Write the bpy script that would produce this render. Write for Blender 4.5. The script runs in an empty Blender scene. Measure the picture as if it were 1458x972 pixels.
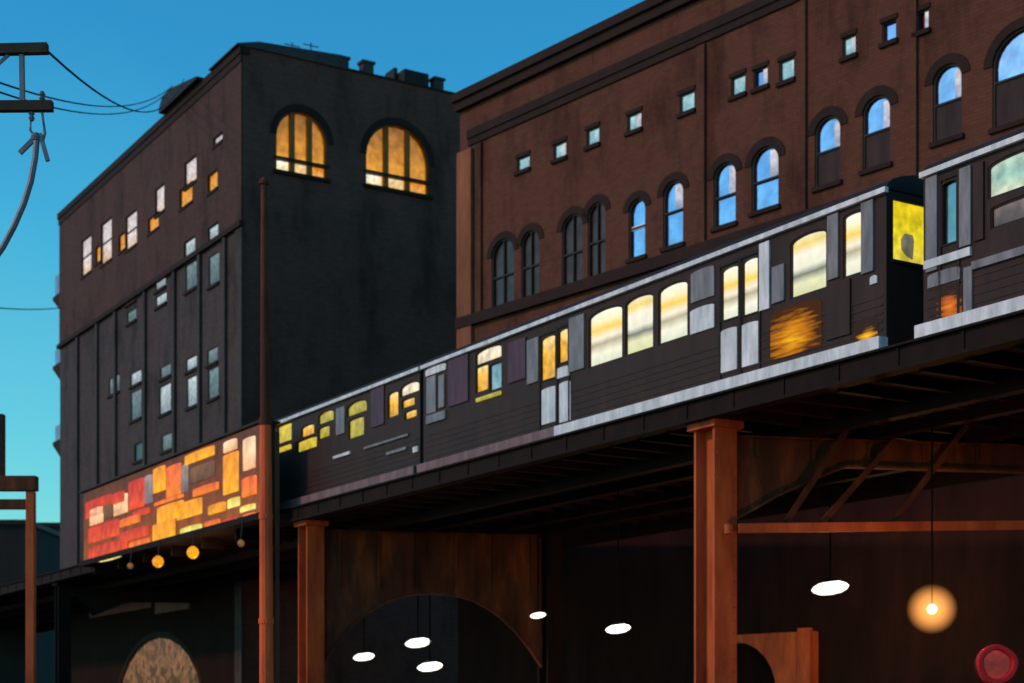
import bpy, math, random
from mathutils import Vector
random.seed(7)
C = bpy.context.scene.collection
EXP = 0.0

# ------------------------------------------------------------------ camera maths (used to read sizes off the survey)
F, CX, HZ, CAMZ = 2313.0, 729.0, 1020.0, 1.6
def at(px, py, Y):
    return Vector(((px-CX)/F*Y, Y, CAMZ+(HZ-py)/F*Y))

class Frame:
    """upright local frame: +x runs along the facade, -y faces the street"""
    def __init__(s, ox, oy, dx, dy):
        l = math.hypot(dx, dy); s.o = (ox, oy); s.d = (dx/l, dy/l); s.n = (-dy/l, dx/l)
        s.rz = math.atan2(dy, dx)
    def hit(s, px, py, y=0.0):
        rx, ry = (px-CX)/F, 1.0
        # o + d*x + n*y = t*r
        ox, oy = s.o[0]+s.n[0]*y, s.o[1]+s.n[1]*y
        det = s.d[0]*(-ry) - s.d[1]*(-rx)
        x = ((-ox)*(-ry) - (-oy)*(-rx))/det
        t = oy + s.d[1]*x
        return x, CAMZ+(HZ-py)/F*t
    def rect(s, l, r, t, b, y=0.0):
        x0, _ = s.hit(l, 0, y); x1, _ = s.hit(r, 0, y); c = (l+r)/2
        _, z1 = s.hit(c, t, y); _, z0 = s.hit(c, b, y)
        return x0, x1, z0, z1

# ------------------------------------------------------------------ objects
def tag(o, label=None, cat=None, group=None, kind=None):
    if label: o['label'] = label
    if cat: o['category'] = cat
    if group: o['group'] = group
    if kind: o['kind'] = kind
    return o
def empty(name, loc, rz=0, label=None, cat=None, group=None):
    o = bpy.data.objects.new(name, None); C.objects.link(o)
    o.location = loc; o.rotation_euler = (0, 0, rz); o.empty_display_size = .3
    return tag(o, label, cat, group)
class MB:
    def __init__(s): s.v = []; s.f = []
    def quad(s, a, b, c, d):
        n = len(s.v); s.v += [a, b, c, d]; s.f.append((n, n+1, n+2, n+3)); return s
    def box(s, x0, x1, y0, y1, z0, z1):
        n = len(s.v)
        s.v += [(x, y, z) for z in (z0, z1) for y in (y0, y1) for x in (x0, x1)]
        for q in ((0,2,3,1),(4,5,7,6),(0,1,5,4),(2,6,7,3),(0,4,6,2),(1,3,7,5)): s.f.append(tuple(n+i for i in q))
        return s
    def prism_xz(s, pts, y0, y1):
        n = len(s.v); k = len(pts)
        s.v += [(x, y0, z) for x, z in pts] + [(x, y1, z) for x, z in pts]
        s.f.append(tuple(range(n, n+k))); s.f.append(tuple(range(n+2*k-1, n+k-1, -1)))
        for i in range(k):
            j = (i+1) % k; s.f.append((n+i, n+k+i, n+k+j, n+j))
        return s
    def prism_yz(s, pts, x0, x1):
        n = len(s.v); k = len(pts)
        s.v += [(x0, y, z) for y, z in pts] + [(x1, y, z) for y, z in pts]
        s.f.append(tuple(range(n+k-1, n-1, -1))); s.f.append(tuple(range(n+k, n+2*k)))
        for i in range(k):
            j = (i+1) % k; s.f.append((n+i, n+j, n+k+j, n+k+i))
        return s
    def ring_xz(s, a, b, y0, y1):
        """closed band between outline a (outer) and b (inner)"""
        k = len(a); n = len(s.v)
        s.v += [(x, y0, z) for x, z in a] + [(x, y0, z) for x, z in b] + [(x, y1, z) for x, z in a] + [(x, y1, z) for x, z in b]
        for i in range(k):
            j = (i+1) % k
            s.f += [(n+i, n+j, n+k+j, n+k+i), (n+2*k+i, n+3*k+i, n+3*k+j, n+2*k+j),
                    (n+i, n+2*k+i, n+2*k+j, n+j), (n+k+i, n+k+j, n+3*k+j, n+3*k+i)]
        return s
    def tube(s, pts, r, k=8, r1=None):
        pts = [Vector(p) for p in pts]; n = len(s.v); m = len(pts)
        for i, p in enumerate(pts):
            d = (pts[min(i+1, m-1)]-pts[max(i-1, 0)]).normalized()
            u = d.cross(Vector((0, 0, 1)))
            if u.length < 1e-3: u = Vector((1, 0, 0))
            u.normalize(); w = d.cross(u)
            rr = r if r1 is None else r+(r1-r)*i/(m-1)
            for j in range(k):
                a = 2*math.pi*j/k; s.v.append(tuple(p+u*math.cos(a)*rr+w*math.sin(a)*rr))
        for i in range(m-1):
            for j in range(k):
                q = (j+1) % k; s.f.append((n+i*k+j, n+i*k+q, n+(i+1)*k+q, n+(i+1)*k+j))
        s.f.append(tuple(range(n+k-1, n-1, -1))); s.f.append(tuple(range(n+(m-1)*k, n+m*k)))
        return s
    def bar(s, p, q, w, h):
        """rectangular bar from p to q"""
        p, q = Vector(p), Vector(q); d = (q-p).normalized()
        u = d.cross(Vector((0, 0, 1)))
        if u.length < 1e-3: u = Vector((1, 0, 0))
        u.normalize(); v = d.cross(u).normalized(); n = len(s.v)
        for e in (p, q):
            for a, b in ((-1,-1),(1,-1),(1,1),(-1,1)): s.v.append(tuple(e+u*a*w/2+v*b*h/2))
        for i in range(4):
            j = (i+1) % 4; s.f.append((n+i, n+j, n+4+j, n+4+i))
        s.f += [(n+3, n+2, n+1, n), (n+4, n+5, n+6, n+7)]
        return s
    def lathe(s, prof, c=(0, 0, 0), k=20, sx=1, sy=1, tilt=0):
        n = len(s.v); m = len(prof)
        for r, z in prof:
            for j in range(k):
                a = 2*math.pi*j/k; x, y = r*math.cos(a)*sx, r*math.sin(a)*sy
                s.v.append((c[0]+x*math.cos(tilt)-z*math.sin(tilt), c[1]+y, c[2]+z*math.cos(tilt)+x*math.sin(tilt)))
        for i in range(m-1):
            for j in range(k):
                q = (j+1) % k; s.f.append((n+i*k+j, n+i*k+q, n+(i+1)*k+q, n+(i+1)*k+j))
        s.f.append(tuple(range(n+k-1, n-1, -1))); s.f.append(tuple(range(n+(m-1)*k, n+m*k)))
        return s
    def build(s, name, mat, parent=None, label=None, smooth=False, loc=None, bevel=0):
        me = bpy.data.meshes.new(name); me.from_pydata(s.v, [], s.f); me.validate(); me.update()
        if smooth:
            for p in me.polygons: p.use_smooth = True
        me.materials.append(mat)
        o = bpy.data.objects.new(name, me); C.objects.link(o)
        if parent is not None: o.parent = parent
        if loc is not None: o.location = loc
        if label: o['label'] = label
        if bevel:
            b = o.modifiers.new('bevel', 'BEVEL'); b.width = bevel; b.segments = 2; b.limit_method = 'ANGLE'
        return o
def outline(x0, x1, z0, z1, rise=0, inset=0, n=12):
    x0 += inset; x1 -= inset; z0 += inset; z1 -= inset
    if rise <= 0: return [(x0, z0), (x1, z0), (x1, z1), (x0, z1)]
    rise = min(max(rise-inset*.5, .02), z1-z0-.01); c = (x0+x1)/2; h = (x1-x0)/2
    P = [(x0, z0), (x1, z0)]
    for i in range(n+1):
        a = math.pi*i/n; P.append((c+h*math.cos(a), z1-rise+rise*math.sin(a)))
    return P
def wall(mb, x0, x1, z0, z1, ops, depth, y=0):
    """front wall sheet at y with openings (x0,x1,z0,z1,rise) and their reveals"""
    X = sorted({x0, x1, *[min(max(v, x0), x1) for o in ops for v in o[:2]]})
    Z = sorted({z0, z1, *[min(max(v, z0), z1) for o in ops for v in o[2:4]]})
    for a, b in zip(X, X[1:]):
        run = None
        for c, d in zip(Z, Z[1:]):
            mx, mz = (a+b)/2, (c+d)/2
            if any(o[0] < mx < o[1] and o[2] < mz < o[3] for o in ops):
                if run is not None: mb.quad((a, y, run), (b, y, run), (b, y, c), (a, y, c)); run = None
            elif run is None: run = c
        if run is not None: mb.quad((a, y, run), (b, y, run), (b, y, z1), (a, y, z1))
    for o in ops:
        P = outline(*o[:4], o[4])
        if o[4] > 0:
            A = P[2:]
            for p, q in zip(A, A[1:]):
                mb.quad((p[0], y, p[1]), (p[0], y, o[3]), (q[0], y, o[3]), (q[0], y, q[1]))
        for i in range(len(P)):
            p, q = P[i], P[(i+1) % len(P)]
            mb.quad((p[0], y, p[1]), (p[0], y+depth, p[1]), (q[0], y+depth, q[1]), (q[0], y, q[1]))

# ------------------------------------------------------------------ materials
def newmat(name):
    m = bpy.data.materials.new(name); m.use_nodes = True
    nt = m.node_tree; nt.nodes.clear()
    out = nt.nodes.new('ShaderNodeOutputMaterial')
    return m, nt, out
def ramp(nt, stops):
    r = nt.nodes.new('ShaderNodeValToRGB'); e = r.color_ramp.elements
    while len(e) < len(stops): e.new(.5)
    for i, (p, c) in enumerate(stops):
        e[i].position = p; e[i].color = (*c, 1)
    return r
def sc(c, k): return tuple(min(1, v*k) for v in c)
def surf(name, col, rough=.7, metal=0, scale=3, var=.35, col2=None, bump=.2, streak=True, spec=.15):
    m, nt, out = newmat(name); N = nt.nodes; L = nt.links
    p = N.new('ShaderNodeBsdfPrincipled'); L.new(p.outputs[0], out.inputs[0])
    tc = N.new('ShaderNodeTexCoord'); mp = N.new('ShaderNodeMapping'); L.new(tc.outputs['Object'], mp.inputs[0])
    mp.inputs['Scale'].default_value = (1, 1, .25 if streak else 1)
    n1 = N.new('ShaderNodeTexNoise'); n1.inputs['Scale'].default_value = scale; n1.inputs['Detail'].default_value = 8
    n1.inputs['Roughness'].default_value = .65; L.new(mp.outputs[0], n1.inputs['Vector'])
    r = ramp(nt, [(.3, sc(col, 1-var)), (.52, col), (.72, col2 or sc(col, 1+var))]); L.new(n1.outputs['Fac'], r.inputs[0])
    L.new(r.outputs[0], p.inputs['Base Color'])
    n2 = N.new('ShaderNodeTexNoise'); n2.inputs['Scale'].default_value = scale*9; n2.inputs['Detail'].default_value = 5
    L.new(tc.outputs['Object'], n2.inputs['Vector'])
    b = N.new('ShaderNodeBump'); b.inputs['Strength'].default_value = bump; b.inputs['Distance'].default_value = .03
    L.new(n2.outputs['Fac'], b.inputs['Height']); L.new(b.outputs[0], p.inputs['Normal'])
    mr = N.new('ShaderNodeMapRange'); L.new(n1.outputs['Fac'], mr.inputs[0])
    mr.inputs[3].default_value = max(.05, rough-.12); mr.inputs[4].default_value = min(1, rough+.12)
    L.new(mr.outputs[0], p.inputs['Roughness'])
    p.inputs['Metallic'].default_value = metal; p.inputs['Specular IOR Level'].default_value = spec
    return m
def brick(name, c1, c2, mortar, patch):
    m, nt, out = newmat(name); N = nt.nodes; L = nt.links
    p = N.new('ShaderNodeBsdfPrincipled'); L.new(p.outputs[0], out.inputs[0])
    tc = N.new('ShaderNodeTexCoord'); s = N.new('ShaderNodeSeparateXYZ'); L.new(tc.outputs['Object'], s.inputs[0])
    ad = N.new('ShaderNodeMath'); L.new(s.outputs[0], ad.inputs[0]); L.new(s.outputs[1], ad.inputs[1])
    cb = N.new('ShaderNodeCombineXYZ'); L.new(ad.outputs[0], cb.inputs[0]); L.new(s.outputs[2], cb.inputs[1])
    bt = N.new('ShaderNodeTexBrick'); L.new(cb.outputs[0], bt.inputs['Vector'])
    bt.inputs['Scale'].default_value = 1; bt.inputs['Brick Width'].default_value = .3; bt.inputs['Row Height'].default_value = .11
    bt.inputs['Mortar Size'].default_value = .012
    bt.inputs['Color1'].default_value = (*c1, 1); bt.inputs['Color2'].default_value = (*c2, 1); bt.inputs['Mortar'].default_value = (*mortar, 1)
    mp = N.new('ShaderNodeMapping'); L.new(tc.outputs['Object'], mp.inputs[0]); mp.inputs['Scale'].default_value = (1, 1, .35)
    n = N.new('ShaderNodeTexNoise'); L.new(mp.outputs[0], n.inputs['Vector']); n.inputs['Scale'].default_value = .55
    n.inputs['Detail'].default_value = 9; n.inputs['Roughness'].default_value = .7
    r = ramp(nt, [(.34, sc(patch, .45)), (.5, (.9, .9, .9)), (.68, (1.0, 1.0, 1.0))]); L.new(n.outputs['Fac'], r.inputs[0])
    mx = N.new('ShaderNodeMix'); mx.data_type = 'RGBA'; mx.blend_type = 'MULTIPLY'; mx.inputs['Factor'].default_value = .85
    L.new(bt.outputs['Color'], mx.inputs['A']); L.new(r.outputs[0], mx.inputs['B'])
    L.new(mx.outputs['Result'], p.inputs['Base Color']); p.inputs['Roughness'].default_value = .85
    p.inputs['Specular IOR Level'].default_value = .2
    b = N.new('ShaderNodeBump'); b.inputs['Strength'].default_value = .3; b.inputs['Distance'].default_value = .01
    L.new(bt.outputs['Fac'], b.inputs['Height']); b.invert = True; L.new(b.outputs[0], p.inputs['Normal'])
    return m
def glow(name, stops, k=1.0, axis=2, wob=.12, gloss=True, scale=2.5, mot=1):
    """lit pane: colour bands up the pane (0 bottom, 1 top) broken up by noise"""
    m, nt, out = newmat(name); N = nt.nodes; L = nt.links
    tc = N.new('ShaderNodeTexCoord'); s = N.new('ShaderNodeSeparateXYZ'); L.new(tc.outputs['Generated'], s.inputs[0])
    n = N.new('ShaderNodeTexNoise'); n.inputs['Scale'].default_value = scale; n.inputs['Detail'].default_value = 4
    L.new(tc.outputs['Object'], n.inputs['Vector'])
    a = N.new('ShaderNodeMath'); a.operation = 'MULTIPLY_ADD'; L.new(n.outputs['Fac'], a.inputs[0])
    a.inputs[1].default_value = wob*2; L.new(s.outputs[axis], a.inputs[2])
    su = N.new('ShaderNodeMath'); su.operation = 'SUBTRACT'; L.new(a.outputs[0], su.inputs[0]); su.inputs[1].default_value = wob
    r = ramp(nt, stops); L.new(su.outputs[0], r.inputs[0])
    e = N.new('ShaderNodeEmission'); L.new(r.outputs[0], e.inputs[0])
    n2 = N.new('ShaderNodeTexNoise'); n2.inputs['Scale'].default_value = scale*1.7; L.new(tc.outputs['Object'], n2.inputs['Vector'])
    mr = N.new('ShaderNodeMapRange'); L.new(n2.outputs['Fac'], mr.inputs[0]); mr.inputs[1].default_value = .3; mr.inputs[2].default_value = .7
    mr.inputs[3].default_value = (1-.4*mot)*k/2**EXP; mr.inputs[4].default_value = (1+.15*mot)*k/2**EXP; L.new(mr.outputs[0], e.inputs[1])
    if gloss:
        g = N.new('ShaderNodeBsdfGlossy'); g.inputs['Roughness'].default_value = .15; g.inputs[0].default_value = (.04, .04, .04, 1)
        ad = N.new('ShaderNodeAddShader'); L.new(e.outputs[0], ad.inputs[0]); L.new(g.outputs[0], ad.inputs[1]); L.new(ad.outputs[0], out.inputs[0])
    else: L.new(e.outputs[0], out.inputs[0])
    return m
def lin(r, g, b): return tuple(((v/255+.055)/1.055)**2.4 if v > 10 else v/255/12.92 for v in (r, g, b))
def mirror(name, col, rough=.12, scale=1.5):
    m, nt, out = newmat(name); N = nt.nodes; L = nt.links
    p = N.new('ShaderNodeBsdfPrincipled'); L.new(p.outputs[0], out.inputs[0])
    tc = N.new('ShaderNodeTexCoord'); n = N.new('ShaderNodeTexNoise'); n.inputs['Scale'].default_value = scale
    L.new(tc.outputs['Object'], n.inputs['Vector'])
    r = ramp(nt, [(.35, sc(col, .7)), (.65, col)]); L.new(n.outputs['Fac'], r.inputs[0]); L.new(r.outputs[0], p.inputs['Base Color'])
    p.inputs['Metallic'].default_value = 1; p.inputs['Roughness'].default_value = rough
    b = N.new('ShaderNodeBump'); b.inputs['Strength'].default_value = .25; b.inputs['Distance'].default_value = .05
    L.new(n.outputs['Fac'], b.inputs['Height']); L.new(b.outputs[0], p.inputs['Normal'])
    return m

M = {}
M['brick_red'] = brick('red_brown_brick', (.145, .047, .027), (.115, .037, .022), (.098, .033, .02), (.75, .55, .5))
M['brick_dark'] = brick('sooty_brick', (.088, .062, .060), (.066, .046, .045), (.055, .038, .036), (.7, .65, .6))
M['brick_side'] = brick('brown_side_brick', (.17, .055, .040), (.12, .042, .032), (.10, .04, .03), (.8, .7, .65))
M['brick_up'] = brick('brown_brick', (.105, .045, .034), (.078, .033, .026), (.058, .029, .024), (.7, .6, .6))
M['deck_shade'] = surf('under_deck_shade', (.018, .007, .005), .95, scale=1.2, var=.5, spec=.1)  # shade under the tracks put into the wall colour
M['stone_dark'] = surf('dark_stone', (.030, .014, .011), .8, scale=1.2)
M['stone_red'] = surf('red_stone', (.26, .09, .045), .85, scale=1.5, var=.4)
M['stone_grey'] = surf('grey_stone', (.26, .12, .10), .85, scale=1.5, var=.4)
M['roof'] = surf('roof_tar', (.03, .028, .027), .9)
M['frame_dark'] = surf('dark_frame', (.035, .03, .028), .6, scale=5)
M['iron'] = surf('black_iron', (.028, .017, .014), .6, scale=4, var=.4)
M['girder'] = surf('dark_girder_paint', (.017, .008, .006), .85, scale=2, var=.5)
M['rust'] = surf('rust_orange_steel', (.50, .085, .025), .7, scale=2.2, var=.45, col2=(.62, .14, .035), spec=.2)
M['rust_dk'] = surf('brown_rusty_steel', (.095, .027, .013), .85, scale=1.5, var=.7, col2=(.26, .065, .02), spec=.2)
M['steel_side'] = surf('dark_train_steel', (.046, .023, .019), .6, .0, scale=2.5, var=.35, bump=.1)
M['steel_pale'] = surf('pale_blue_steel', (.74, .67, .68), .4, .1, scale=4, var=.35, bump=.1)
M['steel_mid'] = surf('grey_blue_steel', (.23, .20, .21), .45, .1, scale=4, var=.4, bump=.1)
M['steel_shaded'] = surf('shaded_sill_steel', (.20, .12, .125), .6, 0, scale=3, var=.4)  # shadowed copy of the pale sill: shade mixed into the colour
M['steel_purple'] = surf('purple_grey_steel', (.10, .04, .06), .5, .1, scale=4, var=.4, bump=.1)
M['pole_red'] = surf('red_rusty_pole', (.85, .11, .03), .6, scale=1.2, var=.5, col2=(.75, .16, .05))
M['shut'] = surf('dark_boards', (.05, .03, .03), .8, scale=3)
M['wood'] = surf('weathered_wood', (.05, .035, .025), .85, scale=3)
M['rod'] = surf('black_rod', (.006, .005, .004), .95, scale=5, spec=.05)
M['wire'] = surf('cable_rubber', (.02, .025, .035), .7, scale=6)
M['galv'] = surf('galvanised_metal', (.16, .17, .2), .5, .4, scale=6)
M['asphalt'] = surf('asphalt', (.045, .044, .043), .9, scale=1.5, streak=False)
M['pavement'] = surf('concrete_pavement', (.18, .17, .16), .9, scale=1, streak=False)
M['glass_blue'] = mirror('blue_sky_glass', (1.0, .56, .74), .12)
M['glass_cyan'] = mirror('pale_cyan_glass', (1.0, .86, .74), .12)
M['glass_pale'] = glow('pale_grey_pane', [(0, lin(115, 130, 135)), (1, lin(175, 190, 192))], 1.35)  # pane glows in place of sky reflected in the glass; next two likewise
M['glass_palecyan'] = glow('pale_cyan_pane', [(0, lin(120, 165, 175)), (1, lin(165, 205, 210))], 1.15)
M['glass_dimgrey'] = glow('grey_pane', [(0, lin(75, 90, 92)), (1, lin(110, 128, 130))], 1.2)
M['glass_dim'] = mirror('dim_grey_glass', (.12, .055, .05), .3)
M['glass_grey'] = mirror('grey_teal_glass', (.60, .42, .38), .2)
M['glass_bal'] = surf('pale_violet_panel', (.22, .28, .42), .3, .2, scale=4)
M['blind'] = glow('lit_white_blind', [(0, lin(190, 190, 215)), (1, lin(245, 235, 235))], .8)
M['win_white'] = glow('white_lit_window', [(0, lin(230, 185, 140)), (.4, lin(240, 225, 220)), (1, lin(215, 205, 205))], 1.0)
M['win_orange'] = glow('orange_lit_window', [(0, lin(245, 170, 70)), (1, lin(235, 145, 35))], 1.0)
M['win_big'] = glow('amber_lit_arch', [(0, lin(250, 175, 50)), (.35, lin(225, 150, 40)), (1, lin(150, 95, 30))], 1.0, scale=1.4)
M['win_bright'] = glow('pale_lit_pane', [(0, lin(255, 220, 150)), (1, lin(255, 245, 225))], 1.2)
M['train_win'] = glow('cream_train_window', [(0, lin(210, 214, 185)), (.22, lin(240, 236, 210)), (.40, lin(180, 165, 130)), (.50, lin(242, 232, 205)),
                      (.66, lin(250, 200, 70)), (.80, lin(255, 236, 185)), (1, lin(255, 244, 228))], 1.15, wob=.025, mot=.25)
M['train_win2'] = glow('pale_train_window', [(0, lin(215, 215, 160)), (.22, lin(238, 232, 185)), (.36, lin(120, 120, 105)), (.48, lin(240, 236, 210)),
                       (.7, lin(255, 244, 220)), (.85, lin(245, 215, 110)), (1, lin(250, 238, 200))], 1.05, wob=.035, mot=.25)
M['train_amber'] = glow('amber_train_window', [(0, lin(215, 155, 45)), (.6, lin(250, 185, 55)), (1, lin(255, 225, 150))], 1.15)
M['train_yel'] = glow('yellow_train_window', [(0, lin(220, 195, 60)), (1, lin(245, 215, 80))], .9)
M['train_lime'] = glow('lime_train_window', [(0, lin(185, 175, 50)), (1, lin(225, 200, 90))], .85)
M['train_cap'] = glow('white_light_panel', [(0, lin(250, 225, 180)), (1, lin(255, 240, 215))], 1.05)
M['train_blue'] = glow('pale_blue_lit_pane', [(0, lin(150, 195, 205)), (1, lin(125, 175, 190))], .8)
M['end_yel'] = glow('yellow_cab_window', [(0, lin(225, 205, 75)), (.4, lin(245, 225, 45)), (1, lin(235, 205, 30))], 1.0, wob=.2)
M['notice'] = glow('grey_lit_notice', [(0, lin(120, 115, 95)), (1, lin(140, 135, 115))], .8)
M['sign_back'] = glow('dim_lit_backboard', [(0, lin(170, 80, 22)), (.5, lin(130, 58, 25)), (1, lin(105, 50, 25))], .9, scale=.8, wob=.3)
M['car0_top'] = glow('pale_green_ceiling_light', [(0, lin(230, 235, 195)), (.5, lin(160, 200, 185)), (1, lin(200, 225, 200))], .95, wob=.2)
M['car0_low'] = glow('dusky_pink_interior', [(0, lin(90, 70, 65)), (1, lin(150, 125, 115))], .8)
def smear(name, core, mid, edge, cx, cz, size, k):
    """painted reflection of warm light: glowing streaks brightest round (cx, cz)"""
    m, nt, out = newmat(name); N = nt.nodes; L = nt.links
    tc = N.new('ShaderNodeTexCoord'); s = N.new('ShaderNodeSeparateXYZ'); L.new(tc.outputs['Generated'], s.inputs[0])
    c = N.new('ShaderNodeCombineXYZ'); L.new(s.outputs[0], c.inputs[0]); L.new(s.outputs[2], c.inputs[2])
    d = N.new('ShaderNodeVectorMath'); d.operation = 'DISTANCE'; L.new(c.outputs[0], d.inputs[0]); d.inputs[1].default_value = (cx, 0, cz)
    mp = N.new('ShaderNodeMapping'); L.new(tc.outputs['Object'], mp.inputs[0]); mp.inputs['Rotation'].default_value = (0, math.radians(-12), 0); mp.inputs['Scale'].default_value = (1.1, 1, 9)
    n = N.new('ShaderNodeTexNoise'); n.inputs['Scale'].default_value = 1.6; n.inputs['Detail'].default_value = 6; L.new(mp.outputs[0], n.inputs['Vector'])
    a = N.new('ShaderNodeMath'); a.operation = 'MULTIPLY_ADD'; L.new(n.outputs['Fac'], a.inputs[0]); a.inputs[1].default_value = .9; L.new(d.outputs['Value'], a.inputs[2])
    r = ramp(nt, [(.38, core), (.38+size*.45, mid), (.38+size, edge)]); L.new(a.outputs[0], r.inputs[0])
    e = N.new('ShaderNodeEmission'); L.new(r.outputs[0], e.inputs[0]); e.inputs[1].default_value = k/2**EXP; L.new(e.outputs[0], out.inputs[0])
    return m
DK = lin(52, 40, 36)
M['glint'] = smear('amber_painted_reflection', lin(250, 190, 35), lin(205, 125, 30), lin(70, 42, 26), .42, .35, .62, 1.0)  # warm light reflected on the car side, painted as a glow; likewise below
M['glint2'] = smear('orange_painted_reflection', lin(240, 140, 40), lin(205, 105, 45), DK, .55, .3, .55, 1.0)
M['glint3'] = smear('yellow_painted_reflection', lin(255, 205, 50), lin(225, 150, 40), DK, .6, .1, .5, 1.0)
SIGN = {'r': (lin(215, 70, 32), lin(190, 45, 35)), 'o': (lin(235, 120, 30), lin(225, 95, 45)), 'y': (lin(250, 165, 20), lin(235, 140, 25)),
        'p': (lin(235, 170, 120), lin(250, 205, 165)), 'l': (lin(240, 225, 130), lin(225, 190, 60)), 'g': (lin(110, 100, 105), lin(150, 130, 125)),
        'b': (lin(95, 60, 40), lin(120, 80, 45))}
for k_, (a_, b_) in SIGN.items(): M['sign_'+k_] = glow('lit_sign_'+{'r':'red','o':'orange','y':'amber','p':'peach','l':'lemon','g':'grey','b':'brown'}[k_], [(0, a_), (1, b_)], 1.35, scale=1.2, wob=.3)
M['lamp_white'] = glow('lamp_lens', [(0, (1, .86, .7)), (1, (1, .95, .88))], 3.0, gloss=False)
M['bulb'] = glow('sodium_bulb', [(0, (1, .75, .4)), (1, (1, .8, .5))], 5.0, gloss=False)
M['red_lens'] = glow('red_signal_lens', [(0, lin(175, 30, 40)), (.5, lin(130, 18, 24)), (1, lin(190, 40, 50))], .55, wob=.3, scale=6)
M['red_rim'] = surf('red_painted_rim', (.60, .018, .022), .35, scale=8)
def halo_mat():
    m, nt, out = newmat('lamp_halo'); N = nt.nodes; L = nt.links
    v = N.new('ShaderNodeEmission'); v.inputs[0].default_value = (1, .38, .09, 1)
    tc = N.new('ShaderNodeTexCoord'); ln = N.new('ShaderNodeVectorMath'); ln.operation = 'LENGTH'
    L.new(tc.outputs['Object'], ln.inputs[0])
    mr = N.new('ShaderNodeMapRange'); L.new(ln.outputs['Value'], mr.inputs[0])
    mr.inputs[1].default_value = 0; mr.inputs[2].default_value = .52; mr.inputs[3].default_value = 3.6/2**EXP; mr.inputs[4].default_value = 0
    L.new(mr.outputs[0], v.inputs[1]); L.new(v.outputs[0], out.inputs['Volume'])
    return m
M['halo'] = halo_mat()

# ------------------------------------------------------------------ generic window
def window(parent, r, rise, y, depth, pane, frame='frame_dark', vbars=(), hbars=(), sill=None, hood=None, ft=.06, name='window', split=None, label=None, sub='pane'):
    x0, x1, z0, z1 = r
    mb = MB(); mb.ring_xz(outline(*r, rise), outline(*r, rise, ft), y+depth-min(.12, depth*.8), y+depth-.01)
    for v in vbars:
        xx = x0+(x1-x0)*v; hz = z1-ft*.5
        if rise > 0: hz = z1-rise+rise*math.sqrt(max(0, 1-((v-.5)*2)**2))-ft*.5
        mb.box(xx-ft*.5, xx+ft*.5, y+depth-.11, y+depth-.015, z0+ft, hz)
    for h in hbars:
        zz = z0+(z1-z0)*h; mb.box(x0+ft, x1-ft, y+depth-.115, y+depth-.018, zz-ft*.5, zz+ft*.5)
    w = mb.build(name, M[frame], parent, label)
    MB().prism_xz(outline(*r, rise, .01), y+depth-.03, y+depth-.004).build(sub, M[pane], w)
    if split:      # a lit blind pulled over part of the pane: (x from, x to, z from, z to) as fractions
        for (a, b, c, d, mt) in split:
            rr = rise if d >= .99 and rise > 0 else 0
            P = [(min(max(px_, x0+(x1-x0)*a), x0+(x1-x0)*b), min(max(pz_, z0+(z1-z0)*c), z0+(z1-z0)*d)) for px_, pz_ in outline(*r, rr, ft)]
            Q = []
            for p_ in P:
                if not Q or (abs(p_[0]-Q[-1][0])+abs(p_[1]-Q[-1][1])) > 1e-4: Q.append(p_)
            if abs(Q[0][0]-Q[-1][0])+abs(Q[0][1]-Q[-1][1]) < 1e-4: Q.pop()
            if len(Q) > 2: MB().prism_xz(Q, y+depth-.05, y+depth-.034).build('blind', M[mt], w)
    if sill: MB().box(x0-.08, x1+.08, y-.1, y+.02, z0-.14, z0-.002).build('sill', M[sill], w)
    if hood:
        t = .28 if rise > 0 else .14
        if rise > 0:
            A = outline(x0-t, x1+t, z1-rise, z1+t, rise+t)[2:]; B = outline(x0, x1, z1-rise-.5, z1, rise)[2:]
            mh = MB(); n = len(A)
            for i in range(n-1):
                mh.prism_xz([B[i], A[i], A[i+1], B[i+1]], y-.035, y+.01)
            mh.build('arch_hood', M[hood], w)
        else: MB().box(x0-.06, x1+.06, y-.05, y+.01, z1+.002, z1+t).build('lintel', M[hood], w)
    return w

# ================================================================== GROUND
g = MB().quad((-900, -60, 0), (900, -60, 0), (900, 1500, 0), (-900, 1500, 0)).build('ground', M['pavement']); tag(g, kind='structure')
TR = Frame(7.25, 31.0, .523, -.852)          # the line of the train's street side, x=0 at the near end of the middle car
rd = MB()
rd.quad((-140, -9, .004), (60, -9, .004), (60, 12, .004), (-140, 12, .004))
r_ = rd.build('road', M['asphalt']); r_.location = (TR.o[0], TR.o[1], 0); r_.rotation_euler = (0, 0, TR.rz); tag(r_, kind='structure')
kb = MB()
kb.box(-140, 60, -9.3, -9, 0, .13)
k_ = kb.build('kerb', M['pavement']); k_.location = (TR.o[0], TR.o[1], 0); k_.rotation_euler = (0, 0, TR.rz); tag(k_, kind='structure')

# ================================================================== RIGHT BUILDING (red-brown warehouse)
RB = Frame(-.032*65.3, 65.3, 1900/F, -1.0)
rb = empty('brick_warehouse', (*RB.o, 0), RB.rz, 'long red-brown brick warehouse behind the train, small square windows above arched ones', 'building')
HR = 26.5; LR = 40.0
small = [(745,232,18,19),(797,214,18,22),(844,194,18,24),(903,173,20,24),(978,145,21,27),(1051,121,20,27),(1083,110,20,27),(1120,99,21,30),(1209,65,19,28),(1266,44,20,29),(1313,29,19,29)]
arch = [(700,732,340,440,'dim'),(742,768,328,425,'dim'),(800,830,305,410,'dim'),(837,862,288,395,'dim'),(895,919,283,366,'b1'),(944,973,257,349,'b2'),
        (1016,1048,231,320,'b3'),(1070,1109,208,297,'b3'),(1160,1197,165,262,'up'),(1228,1268,136,237,'up'),(1328,1370,91,197,'up'),(1413,1500,38,170,'up')]
ops = []
SW = []
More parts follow.
